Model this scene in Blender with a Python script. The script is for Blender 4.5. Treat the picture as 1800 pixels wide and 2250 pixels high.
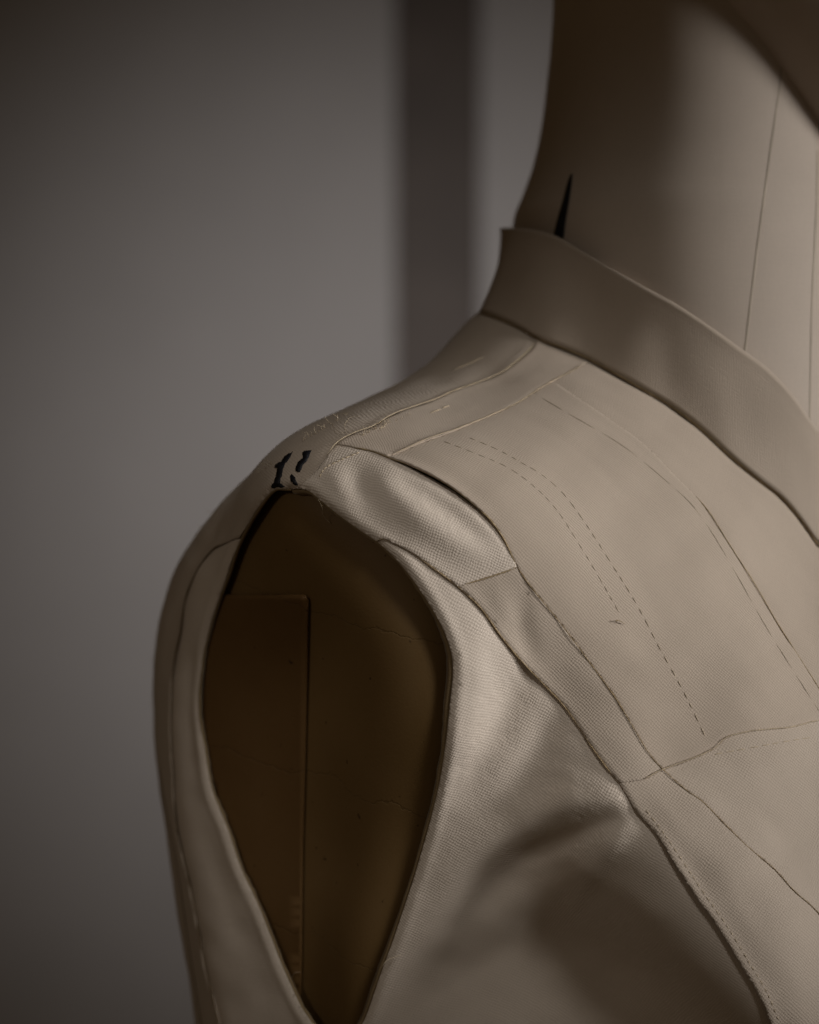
import bpy, math, random
import numpy as np
from mathutils import Vector, geometry
from mathutils.bvhtree import BVHTree

random.seed(7); rng = np.random.default_rng(7)
sc = bpy.context.scene
for o in list(bpy.data.objects): bpy.data.objects.remove(o)
COL = sc.collection

# ------------------------------------------------------------------ camera
D = 110.0                                   # cm from the lens to the shoulder
PITCH = math.radians(8)
RT = np.array((1.0, 0, 0))
UP = np.array((0, math.sin(PITCH), math.cos(PITCH)))
BK = np.array((0, -math.cos(PITCH), math.sin(PITCH)))
T0 = np.array((0, 0, 1.35))                 # shoulder height, metres
def W(p):                                   # body-side cm (right, up, towards lens) -> world metres
    p = np.asarray(p, float)
    return T0 + 0.01 * (p[..., :1] * RT + p[..., 1:2] * UP + p[..., 2:3] * BK)
def Wd(v):
    v = np.asarray(v, float); return v[0] * RT + v[1] * UP + v[2] * BK
def px(x, y, z):                            # a measured point of the photograph at an estimated depth
    k = (D - np.asarray(z, float)) / D
    return np.stack([(x - 900) / 60 * k, -(y - 1125) / 60 * k, np.broadcast_to(z, np.shape(k)) + 0.0 * k], -1)

cam_d = bpy.data.cameras.new('camera'); cam = bpy.data.objects.new('camera', cam_d); COL.objects.link(cam)
cam.location = Vector(W(np.array((0, 0, D))))
cam.rotation_euler = (math.pi / 2 - PITCH, 0, 0)
cam_d.sensor_fit = 'VERTICAL'; cam_d.sensor_height = 36; cam_d.lens = 36 * D / 37.5
cam_d.clip_start = 0.05; cam_d.clip_end = 50
cam_d.dof.use_dof = True; cam_d.dof.focus_distance = 1.09; cam_d.dof.aperture_fstop = 5.0
sc.camera = cam

# ------------------------------------------------------------------ light
world = bpy.data.worlds.new('World'); sc.world = world; world.use_nodes = True
bg = world.node_tree.nodes['Background']
bg.inputs[0].default_value = (1.0, 0.66, 0.34, 1); bg.inputs[1].default_value = 0.024

def spot(name, pos, target, power, col, ang, blend, rad):
    l = bpy.data.lights.new(name, 'SPOT'); l.energy = power; l.color = col
    l.spot_size = math.radians(ang); l.spot_blend = blend; l.shadow_soft_size = rad
    o = bpy.data.objects.new(name, l); COL.objects.link(o)
    p = Vector(W(pos)); t = Vector(W(target)); o.location = p
    o.rotation_euler = (t - p).to_track_quat('-Z', 'Y').to_euler(); return o
spot('window_light', (155, 22, 41), (8, 0.5, -2), 158, (1.0, 0.97, 0.94), 16.5, 1.0, 0.25)
spot('wall_fill', (2, -1, -66), (2, -1, -140), 5.6, (1.0, 0.96, 0.955), 92, 1.0, 0.05)  # added spot, unseen behind the form, makes the bright pool on the wall
spot('high_fill', (46, 64, 82), (1, -7, 2), 27, (1.0, 0.97, 0.92), 14.5, 1.0, 0.17)  # added fill from high in front, lifts the side panel and sleeve head
spot('fill_lamp', (-75, 20, 88), (-5, -8, 0), 5.2, (1.0, 0.90, 0.78), 17, 1.0, 0.14)

vs = sc.view_settings; vs.view_transform = 'Standard'; vs.look = 'None'; vs.exposure = 0; vs.gamma = 1
sc.render.engine = 'CYCLES'
sc.cycles.use_denoising = True
sc.cycles.max_bounces = 6

# ------------------------------------------------------------------ materials
def mat(name): 
    m = bpy.data.materials.new(name); m.use_nodes = True
    return m, m.node_tree, m.node_tree.nodes['Principled BSDF']
def nd(nt, t, **kw):
    n = nt.nodes.new(t)
    for k, v in kw.items(): setattr(n, k, v)
    return n
def math_(nt, op, a, b=None):
    n = nd(nt, 'ShaderNodeMath', operation=op)
    for i, v in enumerate((a, b)):
        if v is None: continue
        if isinstance(v, (int, float)): n.inputs[i].default_value = v
        else: nt.links.new(v, n.inputs[i])
    return n.outputs[0]
def noise(nt, vec, scale, detail=3, rough=0.55, dist=0.0):
    n = nd(nt, 'ShaderNodeTexNoise'); n.inputs['Scale'].default_value = scale
    n.inputs['Detail'].default_value = detail; n.inputs['Roughness'].default_value = rough
    n.inputs['Distortion'].default_value = dist
    if vec is not None: nt.links.new(vec, n.inputs['Vector'])
    return n.outputs['Fac']
def ramp(nt, fac, stops):
    r = nd(nt, 'ShaderNodeValToRGB'); nt.links.new(fac, r.inputs[0])
    e = r.color_ramp.elements
    while len(e) < len(stops): e.new(0.5)
    for i, (p, c) in enumerate(stops): e[i].position = p; e[i].color = (*c, 1)
    return r.outputs[0]

def cloth(name, c, weave=0.13, bump=0.5, depth=0.02, rough=0.75, spec=.25):
    """woven cotton; UVs are in centimetres along the grain"""
    m, nt, b = mat(name)
    uv = nd(nt, 'ShaderNodeUVMap').outputs[0]
    geo = nd(nt, 'ShaderNodeNewGeometry').outputs['Position']
    wob = nd(nt, 'ShaderNodeTexNoise'); wob.inputs['Scale'].default_value = 2.2; wob.inputs['Detail'].default_value = 2
    nt.links.new(uv, wob.inputs['Vector'])
    add = nd(nt, 'ShaderNodeVectorMath', operation='MULTIPLY_ADD')
    nt.links.new(wob.outputs['Color'], add.inputs[0]); add.inputs[1].default_value = (0.16, 0.16, 0)
    nt.links.new(uv, add.inputs[2])
    sep = nd(nt, 'ShaderNodeSeparateXYZ'); nt.links.new(add.outputs[0], sep.inputs[0])
    k = 2 * math.pi / weave
    a = math_(nt, 'COSINE', math_(nt, 'MULTIPLY', sep.outputs[0], k))
    d = math_(nt, 'COSINE', math_(nt, 'MULTIPLY', sep.outputs[1], k))
    h = math_(nt, 'MULTIPLY', math_(nt, 'ADD', a, d), 0.25)
    st = nd(nt, 'ShaderNodeMapping'); st.inputs['Scale'].default_value = (9, .8, 1); nt.links.new(uv, st.inputs['Vector'])
    st2 = nd(nt, 'ShaderNodeMapping'); st2.inputs['Scale'].default_value = (.8, 9, 1); nt.links.new(uv, st2.inputs['Vector'])
    slub = math_(nt, 'ADD', noise(nt, st.outputs[0], 1.3, 2), noise(nt, st2.outputs[0], 1.3, 2))
    yarn = math_(nt, 'ADD', math_(nt, 'MULTIPLY', noise(nt, uv, 9, 3), .5), math_(nt, 'MULTIPLY', slub, .3))
    amp = math_(nt, 'ADD', math_(nt, 'MULTIPLY', noise(nt, uv, 0.7, 2), 1.0), 0.45)
    h = math_(nt, 'MULTIPLY', h, amp)
    hh = math_(nt, 'ADD', h, math_(nt, 'MULTIPLY', yarn, 0.9))
    bp = nd(nt, 'ShaderNodeBump'); bp.inputs['Strength'].default_value = bump
    bp.inputs['Distance'].default_value = depth * 0.01
    nt.links.new(hh, bp.inputs['Height']); nt.links.new(bp.outputs[0], b.inputs['Normal'])
    big = noise(nt, geo, 14, 4, 0.6)
    lo = tuple(x * 0.90 for x in c); hi = tuple(min(1, x * 1.07) for x in c)
    mixc = ramp(nt, math_(nt, 'ADD', math_(nt, 'MULTIPLY', big, 0.6), math_(nt, 'MULTIPLY', yarn, 0.4)), [(0.3, lo), (0.7, hi)])
    nt.links.new(mixc, b.inputs['Base Color'])
    b.inputs['Roughness'].default_value = rough
    b.inputs['Specular IOR Level'].default_value = spec
    b.inputs['Sheen Weight'].default_value = 0.12; b.inputs['Sheen Roughness'].default_value = 0.5
    return m
def plain(name, c, rough=0.8, spec=0.2, var=0.15, scale=60):
    m, nt, b = mat(name)
    geo = nd(nt, 'ShaderNodeNewGeometry').outputs['Position']
    n = noise(nt, geo, scale, 4)
    nt.links.new(ramp(nt, n, [(0.3, tuple(x * (1 - var) for x in c)), (0.7, tuple(x * (1 + var) for x in c))]), b.inputs['Base Color'])
    b.inputs['Roughness'].default_value = rough; b.inputs['Specular IOR Level'].default_value = spec
    return m

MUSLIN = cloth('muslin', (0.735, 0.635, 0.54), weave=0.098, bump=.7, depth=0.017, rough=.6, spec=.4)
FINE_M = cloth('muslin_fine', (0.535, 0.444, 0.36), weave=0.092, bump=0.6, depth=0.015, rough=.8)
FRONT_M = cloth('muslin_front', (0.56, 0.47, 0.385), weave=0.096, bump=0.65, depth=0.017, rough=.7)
CANVAS = cloth('neck_linen', (0.66, 0.565, 0.48), weave=0.09, bump=0.25, depth=0.01)
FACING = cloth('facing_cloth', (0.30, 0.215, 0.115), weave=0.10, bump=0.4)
THREAD = plain('thread_tan', (0.42, 0.32, 0.19), 0.85, 0.1, 0.25, 400)
THREAD_D = plain('thread_brown', (0.16, 0.11, 0.06), 0.85, 0.1, 0.25, 400)
STITCH = plain('stitch_thread', (0.46, 0.385, 0.29), 0.85, 0.1, 0.25, 400)
THREAD_L = plain('thread_pale', (0.58, 0.48, 0.34), 0.85, 0.1, 0.2, 400)
INK = plain('black_tape', (0.008, 0.009, 0.014), 0.55, 0.4, 0.4, 300)

# ------------------------------------------------------------------ body surface
O = np.array((7.0, -9.0, -9.0))
CT = [  # x, y measured on the photograph, depth in cm estimated from the anatomy
 (634,1077,.9),(592,1077,.3),(671,1075,1.2),(746,1134,1.9),(828,1191,2.3),(893,1256,2.7),(957,1349,3.0),(994,1436,3.1),
 (993,1600,2.9),(968,1714,2.2),(935,1844,1.2),(889,1992,.5),(833,2154,-.2),(760,2290,-1.5),
 (543,1146,-1.6),(511,1219,-3.0),(474,1357,-4.8),(439,1459,-6.0),(432,1551,-6.4),(462,1737,-6.3),(527,1913,-5.6),(597,2075,-4.8),(666,2229,-3.8),
 (700,1400,-.5),(710,1650,-1.2),(720,1900,-2),
 (386,1436,-7.6),(377,1621,-8.2),(404,1885,-8),(453,2131,-7.5),
 (335,1528,-10.5),(351,1343,-9.6),(410,1203,-8),(483,1106,-6.6),(584,1012,-5.2),(706,931,-4.8),(807,870,-5.6),(909,822,-7),(985,758,-8.9),
 (339,1644,-11),(370,1853,-11),(407,2108,-11),(432,2250,-11),(500,2600,-11),
 (740,976,.6),(820,939,-.3),(949,883,-2.2),(1083,830,-4),(1171,763,-5.2),(854,1004,1.2),(1000,945,-.4),(1124,893,-2),(1286,799,-4.7),
 (900,1023,1.9),(1004,1078,2.3),(1083,1149,2.6),(1135,1243,2.6),(1166,1289,2.5),(1234,1373,2.3),(1349,1529,2.2),(1453,1687,2.3),(1578,1796,2.6),(1703,1911,2.4),(1800,2008,2.0),
 (1004,1287,2.6),(1098,1394,2.5),(1192,1499,2.1),(1276,1603,2.2),(1359,1718,2.7),(1443,1833,3.0),(1526,1963,3.2),(1630,2120,3.4),(1693,2245,3.5),
 (1098,990,.6),(1192,1044,1.0),(1286,1149,1.2),(1401,1331,1.3),(1536,1582,1.6),
 (1213,836,-3.4),(1390,956,-2),(1489,1050,-1.4),(1599,1190,-1),(1714,1378,-.8),(1800,1514,-.6),
 (1040,686,-9.6),(1010,728,-9.3),(1116,710,-7),(1182,747,-5.4),(1354,823,-4.2),(1422,862,-3.9),(1542,945,-3.6),(1667,1055,-3.5),(1756,1138,-3.7),(1800,1201,-3.9),
 (1900,1500,-1.8),(2050,1500,-3.8),(2000,1800,-.6),(2000,2100,.3),(2250,1800,-4),(2250,2200,-3.5),(1950,1350,-3.5),(2100,1300,-6),
 (1800,1750,.8),(1650,1600,1.4),(1800,2250,2.4),(1750,2500,1.5),(1950,2500,.5),
 (1100,1550,2.3),(1080,1750,1.5),(1200,1650,1.9),(1250,1850,1.3),(1100,1950,-.2),(1300,2050,-.7),(1000,2150,-1.6),(1100,2150,-2.0),(1200,2250,-2.3),(1450,2150,-.1),(1500,2300,-.4),
 (1300,2500,-2.5),(1000,2500,-4),(700,2600,-5)]
C3 = [(-9.2,-7,-14.5),(-6,-6.5,-18.5),(0,-6,-21),(8,-6,-23.5),(-6.8,0,-10.5),(-3,3.0,-8.5),(-2,1.5,-12.5),(.5,5,-10.5),(1.5,3.5,-14),
 (2.6,7.2,-12.8),(5,5,-17),(9,5.5,-19),(-8,-17,-15.5),(-4,-17,-19),(5,-16,-22),(-6,-26,-15),(0,-26,-19),(8,-26,-21),
 (24,-4,-11),(27,-10,-13),(25,-20,-12),(24,-2,-17),(20,2,-20),(24,-10,-20),(15,-8,-24),(15,3,-21),(22,-26,-14),(15,-26,-20),
 (12,8,-12),(8,8,-9),(15,5,-8)]
CP = np.array([px(*c) for c in CT] + C3)
cr = np.linalg.norm(CP - O, axis=1); cn = (CP - O) / cr[:, None]
def phi(d): return d ** 3
n_ = len(CP); Dm = np.linalg.norm(cn[:, None] - cn[None], axis=2)
Am = np.zeros((n_ + 4, n_ + 4)); Am[:n_, :n_] = phi(Dm) + np.eye(n_) * 0.0015
Am[:n_, n_] = 1; Am[:n_, n_ + 1:] = cn; Am[n_:, :n_] = Am[:n_, n_:].T
coef = np.linalg.solve(Am, np.concatenate([cr, np.zeros(4)]))
def radius(n):
    out = np.empty(len(n))
    for i in range(0, len(n), 20000):
        s = n[i:i + 20000]
        d2 = np.maximum(2 - 2 * s @ cn.T, 0)
        out[i:i + 20000] = d2 ** 1.5 @ coef[:n_] + coef[n_] + s @ coef[n_ + 1:]
    return out
def to_uv(n):
    th = np.arccos(np.clip(n[:, 2], -1, 1)); s = np.hypot(n[:, 0], n[:, 1]) + 1e-12
    return np.stack([n[:, 0] / s * th, n[:, 1] / s * th], 1)
def from_uv(uv):
    th = np.hypot(uv[:, 0], uv[:, 1]) + 1e-12
    return np.stack([uv[:, 0] / th * np.sin(th), uv[:, 1] / th * np.sin(th), np.cos(th)], 1)
def surf(n): return O + radius(n)[:, None] * n
def norm(v): return v / np.maximum(np.linalg.norm(v, axis=-1, keepdims=True), 1e-12)
def surf_normal(n, e=2e-3):
    a = np.where(np.abs(n[:, 1:2]) < 0.9, np.array([[0, 1.0, 0]]), np.array([[1.0, 0, 0]]))
    t1 = norm(np.cross(a, n)); t2 = np.cross(n, t1)
    p1 = surf(norm(n + e * t1)) - surf(norm(n - e * t1)); p2 = surf(norm(n + e * t2)) - surf(norm(n - e * t2))
    k = norm(np.cross(p1, p2)); k[np.sum(k * n, 1) < 0] *= -1
    return k
def project(P):
    k = D / (D - P[:, 2]); return np.stack([P[:, 0] * k * 60 + 900, 1125 - P[:, 1] * k * 60], 1)
def cast(pts):                              # first meeting of the sight line through a pixel with the body surface
    pts = np.asarray(pts, float); zs = np.linspace(9, -24, 140)
    lo = np.full(len(pts), np.nan); hi = lo.copy(); prev = None
    def f(z):
        P = px(pts[:, 0], pts[:, 1], z); q = P - O; l = np.linalg.norm(q, axis=1)
        return l - radius(q / l[:, None]), P
    for z in zs:
        v, _ = f(np.full(len(pts), z))
        hit = (v < 0) & np.isnan(lo); lo[hit] = z; hi[hit] = z + (zs[0] - zs[1])
    miss = np.isnan(lo); lo[miss] = -12; hi[miss] = -12
    for _ in range(18):
        m = (lo + hi) / 2; v, _ = f(m); ins = v < 0; lo = np.where(ins, m, lo); hi = np.where(ins, hi, m)
    P = f((lo + hi) / 2)[1]
    return P, miss
def spline(pts, step):                      # Catmull-Rom through the points, resampled evenly
    p = np.asarray(pts, float)
    q = np.vstack([2 * p[0] - p[1], p, 2 * p[-1] - p[-2]]); out = []
    for i in range(1, len(q) - 2):
        t = np.linspace(0, 1, 24, endpoint=False)[:, None]; a, b, c, d = q[i - 1], q[i], q[i + 1], q[i + 2]
        out.append(0.5 * (2 * b + (c - a) * t + (2 * a - 5 * b + 4 * c - d) * t ** 2 + (3 * b - a - 3 * c + d) * t ** 3))
    out = np.vstack(out + [p[-1:]]); L = np.concatenate([[0], np.cumsum(np.linalg.norm(np.diff(out, axis=0), axis=1))])
    n = max(2, int(round(L[-1] / step)) + 1); s = np.linspace(0, L[-1], n)
    return np.stack([np.interp(s, L, out[:, k]) for k in range(out.shape[1])], 1)

# measured lines ---------------------------------------------------------
LN = {
 'arm_front': [(634,1074),(671,1075),(706,1102),(746,1134),(787,1163),(828,1191),(864,1223),(893,1256),(929,1305),(957,1349),(978,1390),(993,1436),(996,1482),(989,1551),(980,1635),(968,1714),(952,1783),(935,1844),(912,1922),(889,1992),(861,2076),(833,2154),(801,2243),(765,2300)],
 'arm_back': [(634,1074),(600,1074),(580,1090),(560,1118),(543,1146),(523,1183),(509,1219),(493,1268),(478,1309),(462,1357),(450,1398),(439,1459),(432,1551),(444,1644),(462,1737),(495,1820),(527,1913),(564,1992),(597,2075),(625,2145),(666,2229),(720,2290),(765,2300)],
 'side_seam': [(765,2295),(770,2400),(775,2560)],
 'S1': [(728,972),(740,976),(779,984),(819,992),(856,1006),(901,1023),(957,1050),(1004,1078),(1051,1117),(1083,1149),(1109,1188),(1135,1243),(1166,1289),(1234,1373),(1296,1456),(1349,1529),(1390,1596),(1422,1650),(1453,1687),(1505,1734),(1542,1760),(1578,1796),(1641,1859),(1703,1911),(1745,1958),(1800,2008),(1850,2080),(1885,2300),(1900,2560)],
 'S2': [(812,1200),(840,1184),(868,1195),(909,1217),(952,1248),(1004,1287),(1056,1336),(1098,1394),(1145,1452),(1192,1501),(1239,1551),(1276,1603),(1296,1635),(1333,1687),(1359,1718),(1401,1786),(1443,1833),(1479,1890),(1526,1963),(1578,2036),(1630,2120),(1667,2182),(1693,2245),(1740,2400),(1770,2560)],
 'S3': [(1002,1289),(1010,1287),(1072,1269),(1125,1250),(1140,1240)],
 'S4': [(1350,1722),(1411,1713),(1453,1692),(1510,1671),(1568,1645),(1599,1619),(1656,1606),(1735,1598),(1800,1583),(1900,1570),(2000,1566)],
 'S5': [(1180,812),(1213,836),(1300,896),(1390,956),(1432,992),(1489,1050),(1552,1117),(1599,1190),(1656,1279),(1714,1378),(1800,1514),(1850,1610),(1900,1750),(1945,2000),(1960,2560)],
 'SH1': [(640,1085),(690,1040),(740,976),(779,954),(820,939),(848,921),(888,903),(949,883),(1000,860),(1083,830),(1124,804),(1171,763),(1178,735)],
 'SH2': [(845,1008),(854,1004),(880,992),(933,968),(1000,945),(1025,935),(1124,893),(1192,851),(1286,799),(1300,785)],
 'BS': [(530,1183),(519,1184),(495,1194),(470,1206),(442,1240),(418,1288),(405,1330),(397,1390),(386,1440),(379,1505),(377,1621),(383,1714),(388,1807),(404,1885),(425,1978),(453,2131),(481,2250),(540,2560)],
}
COLLAR_BOT = [(1048,684),(1116,710),(1182,745),(1232,764),(1286,786),(1354,823),(1422,862),(1474,893),(1542,945),(1604,1003),(1667,1055),(1714,1091),(1756,1138),(1800,1201)]
L3 = {}
for k, p in LN.items():
    P, miss = cast(spline(p, 9)); L3[k] = P[~miss]
    if miss.any(): print('missed', k, int(miss.sum()))
cb, miss = cast(spline(COLLAR_BOT, 9)); cb = cb[~miss]
# close the neckline round the far side of the neck
ring_far = np.array([cb[-1], (18.5,-2.2,-7.0), (20.5,-.5,-11.5), (19,3.2,-17), (14.5,6.0,-19.5), (8.5,7.4,-18.0), (4.6,7.9,-14.5), cb[0]])
q = spline(ring_far, 0.3)[1:-1]; q = surf(norm(q - O))
L3['neckline'] = np.vstack([cb, q, cb[:1]])
# the shoulder and side seam on the far side
L3['far_shoulder'] = surf(norm(spline([(19.5,2,-15),(23,0,-16),(26.5,-6,-16),(26.5,-14,-16),(24,-30,-16)], 0.4) - O))

# ------------------------------------------------------------------ garment panels (one planar triangulation, cut along the seams)
pts, edges = [], []
def add_line(P):
    uv = to_uv(norm(P - O)); b = len(pts); pts.extend(map(tuple, uv))
    edges.extend((b + i, b + i + 1) for i in range(len(uv) - 1))
def add_side_rows(P, offs):
    uv = to_uv(norm(P - O)); r = np.linalg.norm(P - O, axis=1)
    t = norm(np.gradient(uv, axis=0)); nrm = np.stack([-t[:, 1], t[:, 0]], 1)
    for o in offs: pts.extend(map(tuple, uv + nrm * (o / r)[:, None]))
for k, P in L3.items(): add_line(P)
for k in ('S1', 'S2', 'S3', 'BS', 'SH1', 'SH2', 'S5', 'S4', 'arm_front', 'arm_back'):
    add_side_rows(L3[k], (-.22, -.13, -.06, .06, .13, .22))
TH = 2.45
b0 = len(pts); m_ = 90
pts.extend((TH * math.cos(a), TH * math.sin(a)) for a in np.linspace(0, 2 * math.pi, m_, endpoint=False))
edges.extend((b0 + i, b0 + (i + 1) % m_) for i in range(m_))
def hexgrid(h, rmax):
    xs = np.arange(-rmax, rmax, h); ys = np.arange(-rmax, rmax, h * 0.866)
    g = np.array([(x + (h / 2 if j % 2 else 0), y) for j, y in enumerate(ys) for x in xs])
    return g[np.hypot(g[:, 0], g[:, 1]) < rmax - h * .6]
def infine(uv):
    P = surf(from_uv(uv)); s = project(P)
    return (s[:, 0] > -80) & (s[:, 0] < 1880) & (s[:, 1] > 480) & (s[:, 1] < 2330) & (P[:, 2] > -15)
FINE = 0.0082
fg = hexgrid(FINE, 2.0); fg = fg[infine(fg)]; fg += rng.normal(0, FINE * .12, fg.shape)
cg = hexgrid(0.05, TH); cg = cg[~infine(cg)]
pts.extend(map(tuple, fg)); pts.extend(map(tuple, cg))
vo, eo, fo, _, oe, _ = geometry.delaunay_2d_cdt([Vector(p) for p in pts], edges, [], 0, 1e-5)
uvv = np.array([(v.x, v.y) for v in vo]); tri = np.array([tuple(f) for f in fo])
nv = from_uv(uvv); Pb = surf(nv); Nb = surf_normal(nv)
a_, b_, c_ = uvv[tri[:, 0]], uvv[tri[:, 1]], uvv[tri[:, 2]]
cross = (b_ - a_)[:, 0] * (c_ - a_)[:, 1] - (b_ - a_)[:, 1] * (c_ - a_)[:, 0]
tri[cross < 0] = tri[cross < 0][:, ::-1]
cen = Pb[tri].mean(1)
keep = cen[:, 1] > -22.5
wall_e = {tuple(sorted(e)) for e, o in zip([tuple(e) for e in eo], oe) if len(o)}
emap = {}
for fi, t in enumerate(tri):
    if not keep[fi]: continue
    for i in range(3):
        e = (t[i], t[(i + 1) % 3]); e = (min(e), max(e)); emap.setdefault(e, []).append(fi)
nb = [[] for _ in tri]
for e, fs in emap.items():
    if len(fs) == 2 and (int(e[0]), int(e[1])) not in wall_e: nb[fs[0]].append(fs[1]); nb[fs[1]].append(fs[0])
reg = np.full(len(tri), -1); nreg = 0
for s in range(len(tri)):
    if reg[s] >= 0 or not keep[s]: continue
    st = [s]; reg[s] = nreg
    while st:
        c = st.pop()
        for k in nb[c]:
            if reg[k] < 0: reg[k] = nreg; st.append(k)
    nreg += 1
SEEDS = {'armhole': (700,1600), 'sleeve_head_panel': (900,1120), 'side_front_panel': (1050,1600), 'upper_front_strip': (1250,1500),
 'lower_front_strip': (1600,2000), 'front_panel': (1400,1300), 'lower_front_panel': (1700,1750), 'centre_front_panel': (1740,1200),
 'shoulder_yoke': (1000,905), 'back_yoke': (880,875), 'side_back_panel': (410,1650)}
names = {}
for k, s in SEEDS.items():
    P, _ = cast([s]); fi = np.argmin(np.where(keep, np.linalg.norm(cen - P, axis=1), 1e9))
    if reg[fi] in names: print('SEED CLASH', k, names[reg[fi]])
    names[reg[fi]] = k
fi = np.argmin(np.linalg.norm(uvv[tri].mean(1) - to_uv(norm(np.array([(12, 8, -12.)]) - O)), axis=1)); print('neck region', names.get(reg[fi])); names[reg[fi]] = 'neck_hole'
for r_ in range(nreg):
    c = int((reg == r_).sum())
    if c > 60 or r_ in names: print('region', r_, names.get(r_), c, cen[reg == r_].mean(0).round(1))
# slivers between crossing lines join a neighbour
for _ in range(3):
    for e, fs in emap.items():
        if len(fs) == 2:
            x, y = reg[fs[0]], reg[fs[1]]
            if x != y and (x in names) != (y in names):
                a, b = (x, y) if x in names else (y, x)
                if names[a] not in ('armhole', 'neck_hole'): reg[reg == b] = a
def seg_dist(P, L):                         # distance to a 3D line and position 0..1 along it
    best = np.full(len(P), 1e9); tt = np.zeros(len(P))
    seg = np.linalg.norm(np.diff(L, axis=0), axis=1); cum = np.concatenate([[0], np.cumsum(seg)])
    for i in range(len(L) - 1):
        d = L[i + 1] - L[i]; t = np.clip(((P - L[i]) @ d) / max(d @ d, 1e-9), 0, 1)
        ds = np.linalg.norm(P - L[i] - t[:, None] * d, axis=1); m = ds < best
        best[m] = ds[m]; tt[m] = (cum[i] + t[m] * seg[i]) / cum[-1]
    return best, tt
def vnoise(P, s, seed):                     # smooth noise as a sum of random waves
    g = np.random.default_rng(seed); out = np.zeros(len(P))
    for _ in range(14):
        k = g.normal(0, 1, 3) / s; out += np.sin(P @ k * 2.2 + g.uniform(0, 6.28))
    return out / 5.3

# folds: points with (x, y, height cm, half-width cm)
FOLDS = {
 'side_front_panel': [
  [(1392,1782,0,.35),(1335,1758,.16,.4),(1265,1758,.42,.75),(1161,1797,.52,.95),(1083,1850,.45,1.0),(1020,1910,.35,1.0),(960,2030,.2,1.0)],
  [(1395,1800,0,.35),(1350,1850,.26,.45),(1290,1900,.36,.7),(1200,1960,.25,1.0),(1080,2050,.1,1.2)],
  [(1390,1786,.02,.12),(1330,1792,.07,.14),(1240,1815,.08,.18),(1150,1850,.03,.2)],
  [(1390,1796,.02,.12),(1335,1835,.07,.14),(1260,1875,.08,.18),(1180,1905,.05,.2),(1120,1925,0,.2)],
  [(1394,1802,.02,.12),(1345,1880,.07,.15),(1290,1950,.06,.2),(1240,2010,0,.22)],
  [(1385,1775,.02,.12),(1310,1720,.05,.15),(1230,1690,.05,.2),(1160,1690,0,.22)],
  [(1400,1788,-.05,.3),(1330,1800,-.14,.32),(1250,1835,-.16,.5),(1160,1890,-.16,.6),(1090,1960,-.1,.7)],
  [(1200,1440,0,.5),(1130,1520,-.26,.65),(1092,1610,-.32,.7),(1040,1700,-.24,.7),(990,1780,-.05,.7)],
  [(1260,1590,0,.4),(1195,1620,-.12,.5),(1150,1690,-.10,.5),(1100,1760,0,.5)],
  [(1050,1380,.05,.5),(1040,1500,.15,.6),(1015,1600,.12,.6),(1000,1700,.03,.5)],
 ],
 'sleeve_head_panel': [
  [(862,1009,-.05,.1),(901,1025,-.13,.14),(957,1052,-.2,.16),(1020,1092,-.2,.16),(1070,1138,-.15,.14),(1105,1185,-.06,.12),(1125,1225,0,.1)],
  [(870,1045,-.05,.25),(900,1070,-.16,.3),(952,1100,-.2,.3),(1004,1138,-.18,.28),(1051,1175,-.12,.2),(1088,1201,-.02,.15)],
  [(850,1060,.1,.4),(920,1130,.22,.5),(1000,1190,.15,.45),(1060,1220,.05,.3)],
  [(780,1030,-.10,.35),(795,1075,-.18,.4),(830,1120,-.08,.4)],
  [(740,1060,.12,.35),(770,1110,.1,.3)],
 ],
 'upper_front_strip': [
  [(1150,1300,-.04,.25),(1145,1370,-.12,.35),(1165,1430,-.08,.35)],
  [(1090,1300,.06,.3),(1110,1360,.08,.3)],
 ],
 'front_panel': [
  [(1245,850,0,.12),(1330,905,.02,.12),(1420,975,.025,.12),(1500,1060,0,.12)],
  [(1130,905,0,.14),(1230,960,-.02,.14),(1330,1040,-.025,.14),(1400,1120,0,.14)],
  [(1415,1350,0,.12),(1480,1336,.022,.12),(1570,1330,0,.12)],
  [(1020,955,0,.15),(1110,975,.025,.15),(1200,1015,0,.15)],
  [(1330,1160,0,.2),(1400,1250,-.02,.2),(1450,1350,0,.2)],
  [(1480,1450,0,.15),(1560,1500,.02,.15),(1640,1520,0,.15)]],
 'shoulder_yoke': [
  [(930,935,0,.12),(1010,905,.03,.12),(1090,868,0,.12)], [(1080,850,0,.15),(1150,820,-.03,.15),(1220,790,0,.15)]],
 'lower_front_panel': [
  [(1470,1705,0,.15),(1580,1680,.03,.2),(1720,1660,.02,.2),(1800,1650,0,.2)], [(1560,1740,0,.3),(1680,1800,-.04,.35),(1780,1880,0,.3)]],
 'lower_front_strip': [
  [(1420,1730,0,.12),(1470,1790,.03,.14),(1520,1870,0,.14)], [(1600,1900,0,.2),(1660,2000,-.03,.25),(1720,2110,0,.25)]],
 'side_back_panel': [
  [(430,1760,-.03,.5),(465,1880,-.1,.6),(520,2030,-.12,.7),(580,2170,-.05,.7)],
  [(420,1450,-.08,.3),(415,1600,-.12,.35),(430,1750,-.05,.4)],
 ],
 'back_yoke': [
  [(470,1180,-.1,.3),(430,1240,-.2,.35),(395,1330,-.2,.4),(370,1450,-.1,.4)],
 ],
}
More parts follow.
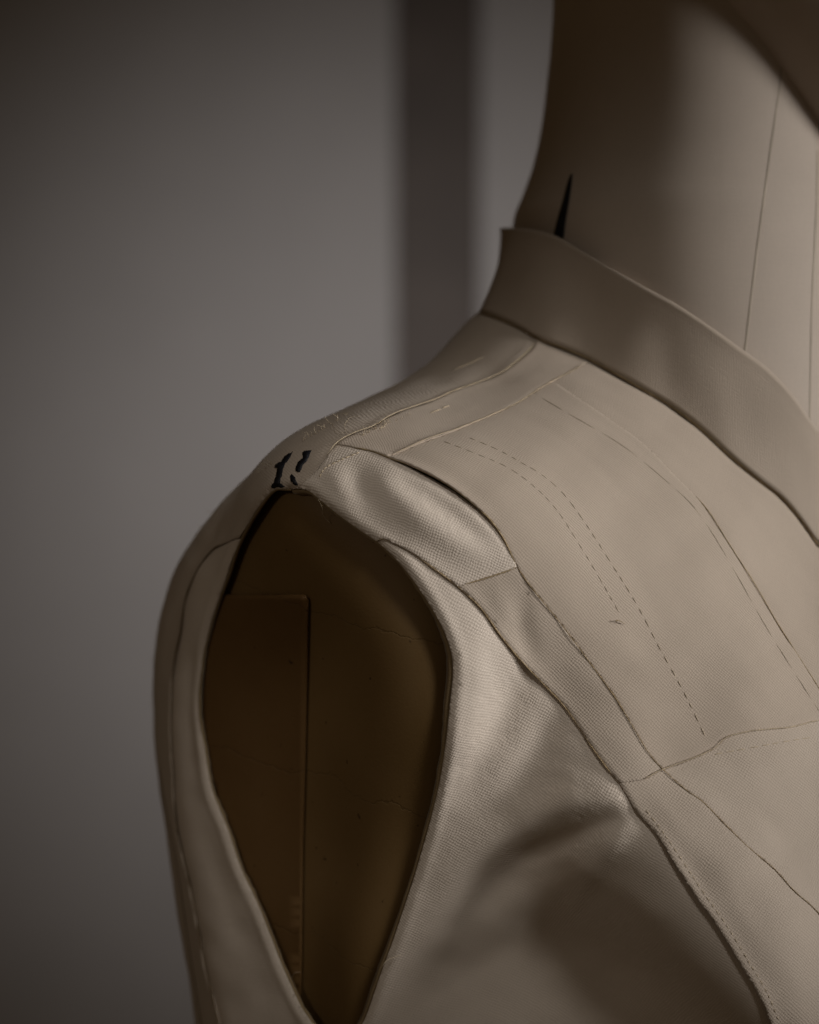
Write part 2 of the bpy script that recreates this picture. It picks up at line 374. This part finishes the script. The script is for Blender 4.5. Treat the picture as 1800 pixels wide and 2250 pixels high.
# laps: seam, panels that lie on top, their lift; panels below, their sink; falloff cm; optional (from, to, extra lift) along the seam
LAPS = [
 ('S2', ('upper_front_strip', 'lower_front_strip'), .05, ('side_front_panel',), .03, .30, (.52, 1.0, .12)),
 ('S1', ('front_panel', 'shoulder_yoke'), .012, ('sleeve_head_panel', 'upper_front_strip'), .006, .22, (.04, .17, .11)),
 ('S1', ('lower_front_panel',), .008, ('lower_front_strip',), .004, .2, None),
 ('S3', ('sleeve_head_panel',), .03, ('upper_front_strip',), .01, .2, None),
 ('S5', ('front_panel',), .01, ('centre_front_panel',), .03, .25, None),
 ('SH1', ('shoulder_yoke', 'front_panel'), .05, ('back_yoke',), .02, .3, None),
 ('SH2', ('shoulder_yoke',), .02, ('front_panel',), .02, .25, None),
 ('S4', ('front_panel', 'upper_front_strip'), .025, ('lower_front_panel', 'lower_front_strip'), .015, .35, None),
 ('BS', ('back_yoke',), .07, ('side_back_panel',), .05, .3, None),
 ('S2', ('sleeve_head_panel',), .05, ('side_front_panel',), .03, .3, None),
]
F3 = {r: [(cast([(a, b) for a, b, _, _ in f])[0], np.array(f)[:, 2], np.array(f)[:, 3]) for f in fl] for r, fl in FOLDS.items()}
def displace(P, N, r, F):
    f_ = np.zeros(len(P))
    d = 0.035 * vnoise(P, 2.6, 3) + 0.012 * vnoise(P, 0.8, 5)
    for L, amp, wid in F3.get(r, []):
        s = np.concatenate([[0], np.cumsum(np.linalg.norm(np.diff(L, axis=0), axis=1))])
        Ls = np.stack([np.interp(np.linspace(0, s[-1], 40), s, L[:, k]) for k in range(3)], 1)
        ds, t = seg_dist(P, Ls); a = np.interp(t, s / s[-1], amp); w = np.interp(t, s / s[-1], wid)
        f_ = f_ + a * np.exp(-(ds / w) ** 2)
    if r in F3:                             # cloth bends smoothly: relax the folds over the panel
        E = np.unique(np.sort(np.vstack([F[:, [0, 1]], F[:, [1, 2]], F[:, [2, 0]]]), 1), axis=0); cnt = np.bincount(E.ravel(), minlength=len(P))
        for _ in range(9):
            acc = np.bincount(E[:, 0], f_[E[:, 1]], len(P)) + np.bincount(E[:, 1], f_[E[:, 0]], len(P)); f_ = .4 * f_ + .6 * acc / cnt
    d = d + f_
    for seam, hi, up, lo, dn, fall, ext in LAPS:
        if r not in hi and r not in lo: continue
        ds, t = seg_dist(P, L3[seam]); g = np.exp(-(ds / fall) ** 1.5)
        e = np.interp(t, [ext[0] - .03, ext[0] + .05, ext[1] - .05, ext[1] + .03], [0, ext[2], ext[2], 0]) if ext else 0
        d = d + (up + e) * g if r in hi else d - dn * g
        if r in hi: d = d - min(.035, up) *  np.exp(-(ds / .07) ** 2)
    for arm in ('arm_front', 'arm_back'):
        ds, t = seg_dist(P, L3[arm]); d = d - 0.10 * np.exp(-(ds / .11) ** 2) + 0.03 * np.exp(-((ds - .32) / .16) ** 2)
    ds, t = seg_dist(P, L3['neckline']); d = d - 0.05 * np.exp(-(ds / .2) ** 2)
    return P + N * d[:, None]

ORG = {}
def obj(name, verts, faces, m, parent=None, smooth=True, uv=None):
    vw = W(np.asarray(verts, float)); org = vw.mean(0); po = ORG[parent.name] if parent else np.zeros(3)
    me = bpy.data.meshes.new(name); me.from_pydata([tuple(v) for v in vw - org], [], [tuple(int(i) for i in f) for f in faces])
    if smooth: me.polygons.foreach_set('use_smooth', [True] * len(me.polygons))
    if uv is not None:
        l = me.uv_layers.new(name='UVMap'); idx = np.empty(len(me.loops), int); me.loops.foreach_get('vertex_index', idx)
        l.data.foreach_set('uv', np.asarray(uv, np.float32)[idx].ravel())
    me.materials.append(m); me.update()
    o = bpy.data.objects.new(name, me); COL.objects.link(o); o.parent = parent; o.location = org - po; ORG[o.name] = org
    return o
def empty(name, label, cat, base):
    o = bpy.data.objects.new(name, None); COL.objects.link(o); o['label'] = label; o['category'] = cat
    o.empty_display_size = 0.05; o.location = base; ORG[o.name] = np.array(base, float)
    return o
def grain_uv(P, N, ang):                    # flat cloth laid along the panel
    k = norm(N.mean(0)); up = np.array((math.sin(ang), math.cos(ang), 0.0)); a = norm(np.cross(up, k)); b = np.cross(k, a)
    return np.stack([P @ a, P @ b], 1)
def solidify(o, t, offset=-1.0):
    m = o.modifiers.new('thickness', 'SOLIDIFY'); m.thickness = t * 0.01; m.offset = offset

GAR = empty('muslin_bodice', 'pale beige muslin bodice with stand collar and open armhole on the dress form', 'bodice', (0.08, 0.1, 1.12))
FORM = empty('dress_form', 'old brown tailor\'s dress form with linen neck wearing the muslin bodice', 'dress form', (0.08, 0.1, 1.10))
GRAIN = {'side_front_panel': .5, 'sleeve_head_panel': .35, 'upper_front_strip': .75, 'lower_front_strip': .7, 'front_panel': .7, 'lower_front_panel': .65, 'centre_front_panel': .6, 'side_back_panel': -.15, 'back_yoke': .2, 'shoulder_yoke': 1.1}
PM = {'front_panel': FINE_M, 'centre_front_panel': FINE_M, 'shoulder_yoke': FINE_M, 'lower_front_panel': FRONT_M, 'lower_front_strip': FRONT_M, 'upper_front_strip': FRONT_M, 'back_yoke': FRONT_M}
panel_bvh = []
for rid, nm in names.items():
    if nm in ('armhole', 'neck_hole'): continue
    f = tri[reg == rid]
    if not len(f): print('EMPTY', nm); continue
    vi, inv = np.unique(f.ravel(), return_inverse=True); f2 = inv.reshape(-1, 3)
    P = displace(Pb[vi], Nb[vi], nm, f2)
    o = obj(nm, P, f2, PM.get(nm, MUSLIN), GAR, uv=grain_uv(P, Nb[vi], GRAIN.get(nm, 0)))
    solidify(o, 0.06 if nm == 'side_back_panel' else 0.10)
    panel_bvh.append(BVHTree.FromPolygons([tuple(p) for p in P], [tuple(map(int, t)) for t in f2]))
def hit(x, y, lift=0.0, trees=None):        # point on the sewn garment under a measured point
    a = px(x, y, 20); b = px(x, y, -20); d = Vector(b - a).normalized(); best = None
    for t in (trees or panel_bvh):
        loc, nrm, _, ds = t.ray_cast(Vector(a), d)
        if loc is not None and (best is None or ds < best[2]): best = (loc, nrm, ds)
    if best is None: return None
    n = best[1] if best[1].dot(d) < 0 else -best[1]
    return np.array(best[0] + n * lift), np.array(n)

# ------------------------------------------------------------------ sewing details
def tube(name, P, rad, m, parent, sides=6, flat=None, N=None):
    P = np.asarray(P, float); n = len(P); rad = np.broadcast_to(np.asarray(rad, float), (n,))
    T = norm(np.gradient(P, axis=0)); ref = N if N is not None else np.tile((0.3, 0.5, 0.81), (n, 1))
    A = norm(np.cross(T, ref)); B = np.cross(A, T); fl = 1.0 if flat is None else flat
    V = np.array([P[i] + rad[i] * (math.cos(a) * A[i] + fl * math.sin(a) * B[i]) for i in range(n) for a in np.linspace(0, 2 * math.pi, sides, endpoint=False)])
    F = [(i * sides + j, i * sides + (j + 1) % sides, (i + 1) * sides + (j + 1) % sides, (i + 1) * sides + j) for i in range(n - 1) for j in range(sides)]
    F += [tuple(range(sides))[::-1], tuple((n - 1) * sides + j for j in range(sides))]
    return obj(name, V, F, m, parent)
def line_normals(P): return surf_normal(norm(P - O))
def seam(name, key, lo, hi, rad, lift, m, wob=0.005):
    P = L3[key]; s = np.linspace(0, 1, len(P)); P = P[(s >= lo) & (s <= hi)]
    N = line_normals(P); P = P + N * lift + np.stack([vnoise(P, .5, 11 + i) for i in range(3)], 1) * wob
    r = rad * (1 + .15 * vnoise(P, .35, 21)); r[:2] *= .4; r[-2:] *= .4
    return tube(name, P, r, m, GAR, 6, None, N)
seam('seam_thread', 'S1', .24, .93, .014, .02, THREAD)
seam('seam_thread', 'S1', .02, .25, .028, .01, THREAD)
seam('seam_thread', 'S2', .01, .45, .018, .03, THREAD)
seam('seam_thread', 'S3', .05, .95, .025, .05, THREAD, .015)
seam('seam_thread', 'S5', .22, .8, .018, .005, THREAD)
seam('seam_thread', 'SH1', .17, .98, .019, .06, THREAD_L, .014)
seam('seam_thread', 'SH2', .03, .97, .016, .035, THREAD_L, .01)
seam('seam_thread', 'S4', .08, .8, .016, .05, THREAD_L, .014)
seam('seam_thread', 'BS', .02, .9, .032, .01, THREAD_D)

def surf_line(p, step):
    out = [hit(x, y) for x, y in spline(p, step)]; out = [h for h in out if h is not None]
    return np.array([h[0] for h in out]), np.array([h[1] for h in out])
def stitches(p, length, gap, rad, m, lift=.006):
    P, N = surf_line(p, 3); s = np.concatenate([[0], np.cumsum(np.linalg.norm(np.diff(P, axis=0), axis=1))]); a = 0.02
    while a + length < s[-1]:
        l = length * random.uniform(.75, 1.15); t = np.linspace(a, min(a + l, s[-1]), 7)
        Q = np.stack([np.interp(t, s, P[:, k]) for k in range(3)], 1); M = norm(np.stack([np.interp(t, s, N[:, k]) for k in range(3)], 1))
        Q = Q + M * (lift + .02 * np.sin(np.linspace(0, math.pi, 7)) - .01)[:, None]
        tube('stitch', Q, rad * np.array([.5, .9, 1, 1, 1, .9, .5]), m, GAR, 6, .7, M)
        a += l + gap * random.uniform(.7, 1.4)
T1 = [(1030,961),(1098,990),(1145,1016),(1192,1044),(1239,1086),(1286,1149),(1343,1237),(1401,1331),(1453,1430),(1505,1524),(1560,1640)]
T2 = [(973,969),(1046,997),(1119,1029),(1182,1076),(1229,1128),(1276,1201),(1317,1269),(1364,1352)]
T3 = [(1187,872),(1265,918),(1369,980),(1463,1056),(1521,1110),(1568,1176),(1620,1265),(1682,1375),(1756,1494),(1800,1562),(1850,1640)]
stitches(T1, .36, .13, .019, STITCH, .001); stitches(T2, .36, .09, .013, STITCH, .002); stitches(T3, 1.6, .05, .013, STITCH, .002)
stitches([(702,1049),(714,1029),(746,1012),(779,998),(797,990)], .16, .04, .026, THREAD_L)
stitches([(990,816),(1040,795),(1095,768)], 1.6, .1, .018, THREAD_L); stitches([(945,908),(975,896),(1004,884)], .5, .1, .022, THREAD_L)
stitches([(1568,1658),(1656,1642),(1745,1626),(1800,1618)], .35, .12, .014, THREAD_L)

P, N = surf_line([(351,1690),(362,1760),(380,1850),(397,1950),(416,2080),(440,2230),(448,2290)], 8); tube('seam_thread', P + N * .01, .03, THREAD_D, GAR, 6, .6, N)

stitches([(1418,1778),(1458,1830),(1500,1892),(1545,1960),(1597,2034),(1648,2118),(1685,2180),(1712,2245)], .22, .07, .012, THREAD_L, .004)
# facing turned inside the armhole
HC = Pb[tri[np.array([names.get(r) == 'armhole' for r in reg])]].mean((0, 1))
def edge_frame(key):
    P = L3[key]; N = line_normals(P); T = norm(np.gradient(P, axis=0)); Q = norm(np.cross(T, N))
    Q[np.sum(Q * (HC - P), 1) < 0] *= -1
    return P, N, Q
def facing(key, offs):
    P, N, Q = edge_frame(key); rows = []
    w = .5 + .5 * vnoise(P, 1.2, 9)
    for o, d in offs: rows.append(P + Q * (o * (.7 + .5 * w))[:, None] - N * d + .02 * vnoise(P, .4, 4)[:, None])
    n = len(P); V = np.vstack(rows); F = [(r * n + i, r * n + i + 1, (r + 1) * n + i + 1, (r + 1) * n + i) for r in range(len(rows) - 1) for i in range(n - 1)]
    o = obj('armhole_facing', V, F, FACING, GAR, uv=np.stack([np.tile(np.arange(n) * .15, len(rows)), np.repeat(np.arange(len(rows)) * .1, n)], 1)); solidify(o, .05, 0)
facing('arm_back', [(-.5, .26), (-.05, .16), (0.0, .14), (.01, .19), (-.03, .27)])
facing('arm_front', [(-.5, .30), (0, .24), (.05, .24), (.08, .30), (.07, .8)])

# collar -------------------------------------------------------------------
AX, AZ = 12.0, -12.0
TOP = [(1100,501),(1134,500),(1176,504),(1218,515),(1260,538),(1325,580),(1408,626),(1487,668),(1557,714),(1621,761),(1686,807),(1742,867),(1800,955)]
RT_ = 8.3
ph, ys = [-math.pi / 2], [(1125 - 501) / 60 * (D + 12) / D]
for x, y in TOP[1:]:
    z = AZ + 5
    for _ in range(30):
        X = (x - 900) / 60 * (D - z) / D; f = math.asin(max(-1, min(1, (X - AX) / RT_))); z = AZ + RT_ * math.cos(f)
    ph.append(f); ys.append((1125 - y) / 60 * (D - z) / D)
PF = math.radians(44)
al = np.array([PF - f for f in ph])[::-1]; yy = np.array(ys)[::-1]           # angle away from the front
def top_y(phi_):
    a = np.abs((phi_ - PF + math.pi) % (2 * math.pi) - math.pi); return np.interp(a, np.append(al, math.pi), np.append(yy, yy[-1] + .5))
nk = L3['neckline'][:-1]; nn = line_normals(nk)
pa = np.arctan2(nk[:, 0] - AX, nk[:, 2] - AZ); od = np.argsort(pa); pa, nk, nn = pa[od], nk[od], nn[od]
pe = np.concatenate([pa - 2 * math.pi, pa, pa + 2 * math.pi]); ne = np.vstack([nk + nn * .10] * 3)
NP_, NS = 360, 22
PH = np.linspace(-math.pi, math.pi, NP_, endpoint=False)
bot = np.stack([np.interp(PH, pe, ne[:, k]) for k in range(3)], 1)
for _ in range(3): bot = (np.roll(bot, 1, 0) + bot * 2 + np.roll(bot, -1, 0)) / 4
ty = top_y(PH)
for _ in range(6): ty = (np.roll(ty, 1) + ty * 2 + np.roll(ty, -1)) / 4
top = np.stack([AX + RT_ * np.sin(PH), ty, AZ + RT_ * np.cos(PH)], 1)
rows = []
for s in np.linspace(0, 1, NS):
    P = bot * (1 - s) + top * s; out = norm(np.stack([np.sin(PH), 0 * PH, np.cos(PH)], 1))
    P = P - out * (.12 * math.sin(math.pi * s) * (1 - .6 * s))
    P = P + out * ((.10 * vnoise(P, 2.0, 31)) * math.sin(math.pi * min(1, s + .15)) + .03 * math.exp(-((1 - s) / .06) ** 2))[:, None]
    rows.append(P)
V = np.vstack(rows); F = [(r * NP_ + i, r * NP_ + (i + 1) % NP_, (r + 1) * NP_ + (i + 1) % NP_, (r + 1) * NP_ + i) for r in range(NS - 1) for i in range(NP_)]
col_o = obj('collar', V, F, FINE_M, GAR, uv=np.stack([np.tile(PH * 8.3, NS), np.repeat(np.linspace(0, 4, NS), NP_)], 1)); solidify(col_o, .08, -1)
tube('collar_seam', np.vstack([nk, nk[:1]]) + np.vstack([nn, nn[:1]]) * .02, .035, THREAD, GAR)

# ------------------------------------------------------------------ dress form
NY = [(-5, 7.5), (2, 7.75), (6, 7.85), (9, 7.95), (11.7, 7.8), (12.8, 7.42), (14.1, 6.97), (15.65, 6.64), (17.4, 6.42), (19.1, 6.25), (20.8, 6.16), (25, 6.1), (30, 6.4)]
neck_p = spline([(a, b) for a, b in NY], .35); nN = 160
V = np.array([(AX + r * math.sin(a), y, AZ + r * math.cos(a)) for y, r in neck_p for a in np.linspace(0, 2 * math.pi, nN, endpoint=False)])
F = [(r * nN + i, r * nN + (i + 1) % nN, (r + 1) * nN + (i + 1) % nN, (r + 1) * nN + i) for r in range(len(neck_p) - 1) for i in range(nN)]
obj('neck', V, F, CANVAS, FORM, uv=np.stack([np.tile(np.linspace(0, 40, nN), len(neck_p)), np.repeat(neck_p[:, 0], nN)], 1))
neck_tree = [BVHTree.FromPolygons([tuple(p) for p in V], F)]
def neck_line(p, step=10, lift=.01):
    h = [hit(x, y, lift, neck_tree) for x, y in spline(p, step)]; h = [k for k in h if k]
    return np.array([k[0] for k in h]), np.array([k[1] for k in h])
NSEAM = plain('neck_seam_thread', (0.54, 0.465, 0.38), .9, .1)
for p in ([(1716,120),(1714,186),(1691,348),(1663,557),(1635,790)], [(1797,330),(1795,441),(1784,696),(1779,990)]):
    P, N = neck_line(p); tube('neck_seam', P - N * .006, .05, NSEAM, FORM, 8, .07, N)
P, N = neck_line([(1257,383),(1252,405),(1245,440),(1236,480),(1228,522)], 5, .03)
tube('neck_tape', P, np.interp(np.linspace(0, 1, len(P)), [0, .12, .5, 1], [.05, .12, .21, .31]), INK, FORM, 8, .12, N)

# head, resting on the neck: jaw and skull as one smooth skin
def ellipsoid(c, ax, R, nu=48, nvv=28):
    V = [np.array(c) + R @ (np.array(ax) * np.array((math.sin(t) * math.cos(f), math.sin(t) * math.sin(f), math.cos(t)))) for t in np.linspace(.001, math.pi - .001, nvv) for f in np.linspace(0, 2 * math.pi, nu, endpoint=False)]
    F = [(r * nu + i, (r + 1) * nu + i, (r + 1) * nu + (i + 1) % nu, r * nu + (i + 1) % nu) for r in range(nvv - 1) for i in range(nu)]
    F += [tuple(range(nu)), tuple((nvv - 1) * nu + i for i in range(nu))[::-1]]
    return V, F
jd = norm(np.array((4.2, -5.0, -1.0))); jn = norm(np.array((.77, .64, 0.0)) - jd * (np.array((.77, .64, 0)) @ jd)); jz = np.cross(jd, jn)
R = np.stack([jd, jn, jz], 1)
v1, f1 = ellipsoid(np.array((13.2, 15.9, -9.5)) + jn * 7.6 + jd * 1.0, (17, 7.6, 5.6), R)
v2, f2 = ellipsoid((15.5, 32, -10.5), (9, 10.5, 9), np.eye(3))
head = obj('head', v1 + v2, f1 + [tuple(i + len(v1) for i in t) for t in f2], CANVAS, FORM)
rm = head.modifiers.new('skin', 'REMESH'); rm.mode = 'VOXEL'; rm.voxel_size = .003
sm = head.modifiers.new('smooth', 'SMOOTH'); sm.iterations = 12; sm.factor = .6

# torso under the cloth
g = hexgrid(.06, 2.9); vo2, _, fo2, _, _, _ = geometry.delaunay_2d_cdt([Vector(p) for p in g], [], [], 0, 1e-5)
n2 = from_uv(np.array([(v.x, v.y) for v in vo2])); hole_px = [(a, b) for a, b in LN['arm_front'][1:-1]] + [(a, b) for a, b in LN['arm_back'][:0:-1]]
HN = norm(HC - O); near = np.clip((np.sum(n2 * HN, 1) - .45) / .4, 0, 1)
BODY = plain('form_board', (0.20, 0.135, 0.07), .7, .3, .2, 25)
obj('torso', O + n2 * (radius(n2) - 1.6 - 2.2 * near)[:, None], [tuple(f) for f in fo2], BODY, FORM)

# shoulder plate inside the armhole
m, nt, b = mat('plate_leather')
geo = nd(nt, 'ShaderNodeNewGeometry').outputs['Position']
dn = noise(nt, geo, 9, 5, .65); fine = noise(nt, geo, 900, 3); speck = noise(nt, geo, 260, 2)
sz = nd(nt, 'ShaderNodeSeparateXYZ'); nt.links.new(geo, sz.inputs[0])
fr = math_(nt, 'FRACT', math_(nt, 'ADD', math_(nt, 'MULTIPLY', sz.outputs[2], 15.5), math_(nt, 'ADD', math_(nt, 'MULTIPLY', noise(nt, geo, 16, 7, .62), .5), math_(nt, 'MULTIPLY', sz.outputs[0], 2.0))))
cd_ = math_(nt, 'ABSOLUTE', math_(nt, 'SUBTRACT', fr, .5))
crack = ramp(nt, cd_, [(0.0, (0, 0, 0)), (0.006, (1, 1, 1))])
colr = ramp(nt, dn, [(.3, (.18, .104, .034)), (.55, (.205, .122, .044)), (.75, (.225, .138, .055))])
mx = nd(nt, 'ShaderNodeMix', data_type='RGBA', blend_type='MULTIPLY'); mx.inputs[0].default_value = .15
nt.links.new(colr, mx.inputs[6]); nt.links.new(crack, mx.inputs[7])
sp = ramp(nt, speck, [(.72, (1, 1, 1)), (.76, (.25, .2, .15))])
mx2 = nd(nt, 'ShaderNodeMix', data_type='RGBA', blend_type='MULTIPLY'); mx2.inputs[0].default_value = .8
nt.links.new(mx.outputs[2], mx2.inputs[6]); nt.links.new(sp, mx2.inputs[7]); nt.links.new(mx2.outputs[2], b.inputs['Base Color'])
bp = nd(nt, 'ShaderNodeBump'); bp.inputs['Strength'].default_value = .5; bp.inputs['Distance'].default_value = .0003
nt.links.new(math_(nt, 'ADD', math_(nt, 'MULTIPLY', fine, .6), crack), bp.inputs['Height']); nt.links.new(bp.outputs[0], b.inputs['Normal'])
b.inputs['Roughness'].default_value = .6; b.inputs['Specular IOR Level'].default_value = .35
PLATE = m
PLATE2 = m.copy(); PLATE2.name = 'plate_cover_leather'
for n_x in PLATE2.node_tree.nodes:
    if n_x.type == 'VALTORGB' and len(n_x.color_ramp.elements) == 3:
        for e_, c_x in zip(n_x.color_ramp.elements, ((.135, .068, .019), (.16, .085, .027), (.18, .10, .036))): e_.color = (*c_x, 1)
huv = to_uv(norm(np.vstack([L3['arm_front'], L3['arm_back'][::-1]]) - O)); hcen = huv.mean(0)
def inside(poly, p):
    x, y = p[:, 0], p[:, 1]; c = np.zeros(len(p), bool)
    for (x0, y0), (x1, y1) in zip(poly, np.roll(poly, -1, 0)):
        if y0 == y1: continue
        k = ((y0 > y) != (y1 > y)) & (x < (x1 - x0) * (y - y0) / (y1 - y0) + x0); c ^= k
    return c
def plate_pos(uv, lift=0.0):
    n = from_uv(uv); P = surf(n); N = surf_normal(n); s = project(P)
    dep = np.interp(s[:, 0], [430, 520, 700, 1000], [.5, .6, .85, 1.3])
    return P - N * (dep - lift)[:, None], N
def patch(name, poly, h, m, parent, lift):
    g = hexgrid(h, 2.0); g = g[inside(poly, g)]; n = len(poly)
    vo, _, fo, _, _, _ = geometry.delaunay_2d_cdt([Vector(p) for p in np.vstack([poly, g])], [(i, (i + 1) % n) for i in range(n)], [], 1, 1e-6)
    uv = np.array([(v.x, v.y) for v in vo]); P, N = plate_pos(uv, lift); F = np.array([tuple(f) for f in fo])
    fn = np.cross(P[F[:, 1]] - P[F[:, 0]], P[F[:, 2]] - P[F[:, 0]]); fl = np.sum(fn * N[F[:, 0]], 1) < 0; F[fl] = F[fl][:, ::-1]
    return obj(name, P, F, m, parent), P, F
hp = hcen + (huv - hcen) * 1.10
po, P, F = patch('shoulder_plate', hp[::4], .02, PLATE, FORM, 0); solidify(po, .3)
plate_tree = [BVHTree.FromPolygons([tuple(p) for p in P], [tuple(map(int, t)) for t in F])]
PP = [(668,1303),(675,1305),(680,1310),(682,1318),(681,1400),(680,1482),(676,1667),(671,1853),(668,2131),(664,2220),(640,2180),(560,2000),(480,1800),(440,1640),(438,1450),(452,1306)]
PP = np.vstack([np.linspace(p, q, max(2, int(np.hypot(q[0] - p[0], q[1] - p[1]) / 20)), endpoint=False) for p, q in zip(PP, PP[1:] + PP[:1])])
gx = np.array([(x, y) for x in range(440, 690, 25) for y in range(1315, 2230, 25)], float); gx = gx[inside(PP, gx)]; n = len(PP)
vo3, _, fo3, _, _, _ = geometry.delaunay_2d_cdt([Vector(p) for p in np.vstack([PP, gx])], [(i, (i + 1) % n) for i in range(n)], [], 1, 1e-4)
h = [hit(v.x, v.y, .09, plate_tree) for v in vo3]; bad = {i for i, k in enumerate(h) if k is None}; print('cover misses', len(bad))
po2 = obj('plate_cover', [k[0] if k else (0, 0, 0) for k in h], [tuple(f) for f in fo3 if not bad & set(f)], PLATE2, bpy.data.objects['shoulder_plate']); solidify(po2, .1)

# ------------------------------------------------------------------ black marks and loose threads
def ink(name, poly, trees, parent, lift=.02):
    c = np.mean(poly, 0); ring = []
    e = spline(list(poly) + [poly[0]], 5)[:-1]; e = e + rng.normal(0, .8, e.shape)
    pv = [Vector(p) for p in e]; n = len(pv)
    vo, _, fo, _, _, _ = geometry.delaunay_2d_cdt(pv, [(i, (i + 1) % n) for i in range(n)], [], 1, 1e-4)
    h = [hit(v.x, v.y, lift, trees) for v in vo]
    if any(k is None for k in h): print('ink miss', name, poly[0]); return
    o = obj(name, [k[0] for k in h], [tuple(f) for f in fo], INK, parent); solidify(o, .02, 1)
GT = panel_bvh
ink('black_mark', [(644,993),(636,1008),(626,1020),(621,1036),(616,1060),(612,1068),(603,1064),(607,1044),(610,1032),(605,1028),(607,1020),(618,1014),(630,999)], GT, GAR)
ink('black_mark', [(684,990),(680,1000),(674,1014),(664,1024),(661,1037),(652,1036),(650,1026),(656,1016),(664,1006),(667,992)], GT, GAR)
ink('black_mark', [(605,1058),(614,1062),(622,1065),(626,1070),(612,1071),(600,1073),(596,1069)], GT, GAR)
ink('black_mark', [(641,1043),(648,1048),(652,1056),(655,1066),(648,1067),(643,1060),(637,1051)], GT, GAR)
ink('black_mark', [(540,1146),(552,1152),(556,1186),(538,1194),(522,1190)], plate_tree, bpy.data.objects['shoulder_plate'])
def wisp(P, r=.012, m=THREAD_L): tube('loose_thread', spline(P, .06), r, m, GAR, 4)
def above(x, y, dz): h = hit(x, y); return (h[0] if h else px(x, y, 0)) + np.array((0, 0, dz))
wisp([px(700,1098,1.6), px(708,1115,1.5), px(709,1128,1.2), px(716,1140,1.0), px(727,1150,.9)])
wisp([px(880,2098,.2), px(864,2104,.3), px(848,2112,.4), px(840,2124,.3)], .010)
wisp([px(640,2150,-4.2), px(648,2138,-3.8), px(660,2136,-3.6)], .012)
wisp([above(830,932,.05), above(838,925,.3), above(846,936,.2), above(834,942,.25), above(850,930,.1)], .014)
wisp([above(762,955,.1), above(758,935,.2), above(770,918,.3), above(790,915,.2)], .006)
wisp([above(728,928,.1), above(740,945,.25), above(755,951,.1)], .006)
wisp([above(1360,1362,.05), above(1352,1366,.12), above(1357,1362,.15), above(1372,1370,.08)], .014, THREAD)
FV, FF = [], []
for (x0, y0, x1, y1, c) in [(640,972,706,931,12),(706,931,760,898,10),(785,950,850,918,30),(850,920,900,900,10),(430,1180,470,1122,14),(560,1030,600,1004,10),(337,1440,337,1560,8)]:
    for _ in range(c):
        t = random.random(); h = hit(x0 + (x1 - x0) * t + 8, y0 + (y1 - y0) * t + 10)
        if h is None: continue
        a = h[0]; d = norm(np.array((random.uniform(-1, .3), random.uniform(.1, 1), random.uniform(-.4, .4)))); l = random.uniform(.1, .32)
        e = norm(rng.normal(0, 1, 3)) * l * .5; side = norm(np.cross(d, (0, 0, 1.0))) * .006
        b = len(FV); Q = [a + d * l * s + e * s * s for s in (0, .35, .7, 1)]
        for k in Q: FV += [k - side, k + side, k + np.array((0, 0, .006))]
        for i in range(3):
            for j in range(3): FF.append((b + 3 * i + j, b + 3 * i + (j + 1) % 3, b + 3 * i + 3 + (j + 1) % 3, b + 3 * i + 3 + j))
fz = obj('frayed_fibres', FV, FF, THREAD_L, GAR); fz['kind'] = 'stuff'

# ------------------------------------------------------------------ background
def box(name, lo, hi, m):
    lo, hi = np.array(lo, float), np.array(hi, float); c = (lo + hi) / 2; h = (hi - lo) / 2
    me = bpy.data.meshes.new(name); V = [tuple(h * np.array(s)) for s in ((-1,-1,-1),(1,-1,-1),(1,1,-1),(-1,1,-1),(-1,-1,1),(1,-1,1),(1,1,1),(-1,1,1))]
    me.from_pydata(V, [], [(0,3,2,1),(4,5,6,7),(0,1,5,4),(1,2,6,5),(2,3,7,6),(3,0,4,7)]); me.materials.append(m)
    o = bpy.data.objects.new(name, me); COL.objects.link(o); o.location = c; return o
wl = box('wall', (-2.5, 1.32, 0), (2.5, 1.42, 2.8), plain('wall_plaster', (0.49, 0.468, 0.452), .9, .15, .04, 8)); wl['kind'] = 'structure'
ps = box('wooden_post', (-.011, 1.312, 0), (.056, 1.3195, 2.8), plain('dark_wood', (0.115, 0.093, 0.079), .6, .3, .15, 12))
ps['label'] = 'narrow dark brown upright post against the grey wall'; ps['category'] = 'post'
bv = ps.modifiers.new('edge', 'BEVEL'); bv.width = .002; bv.segments = 3
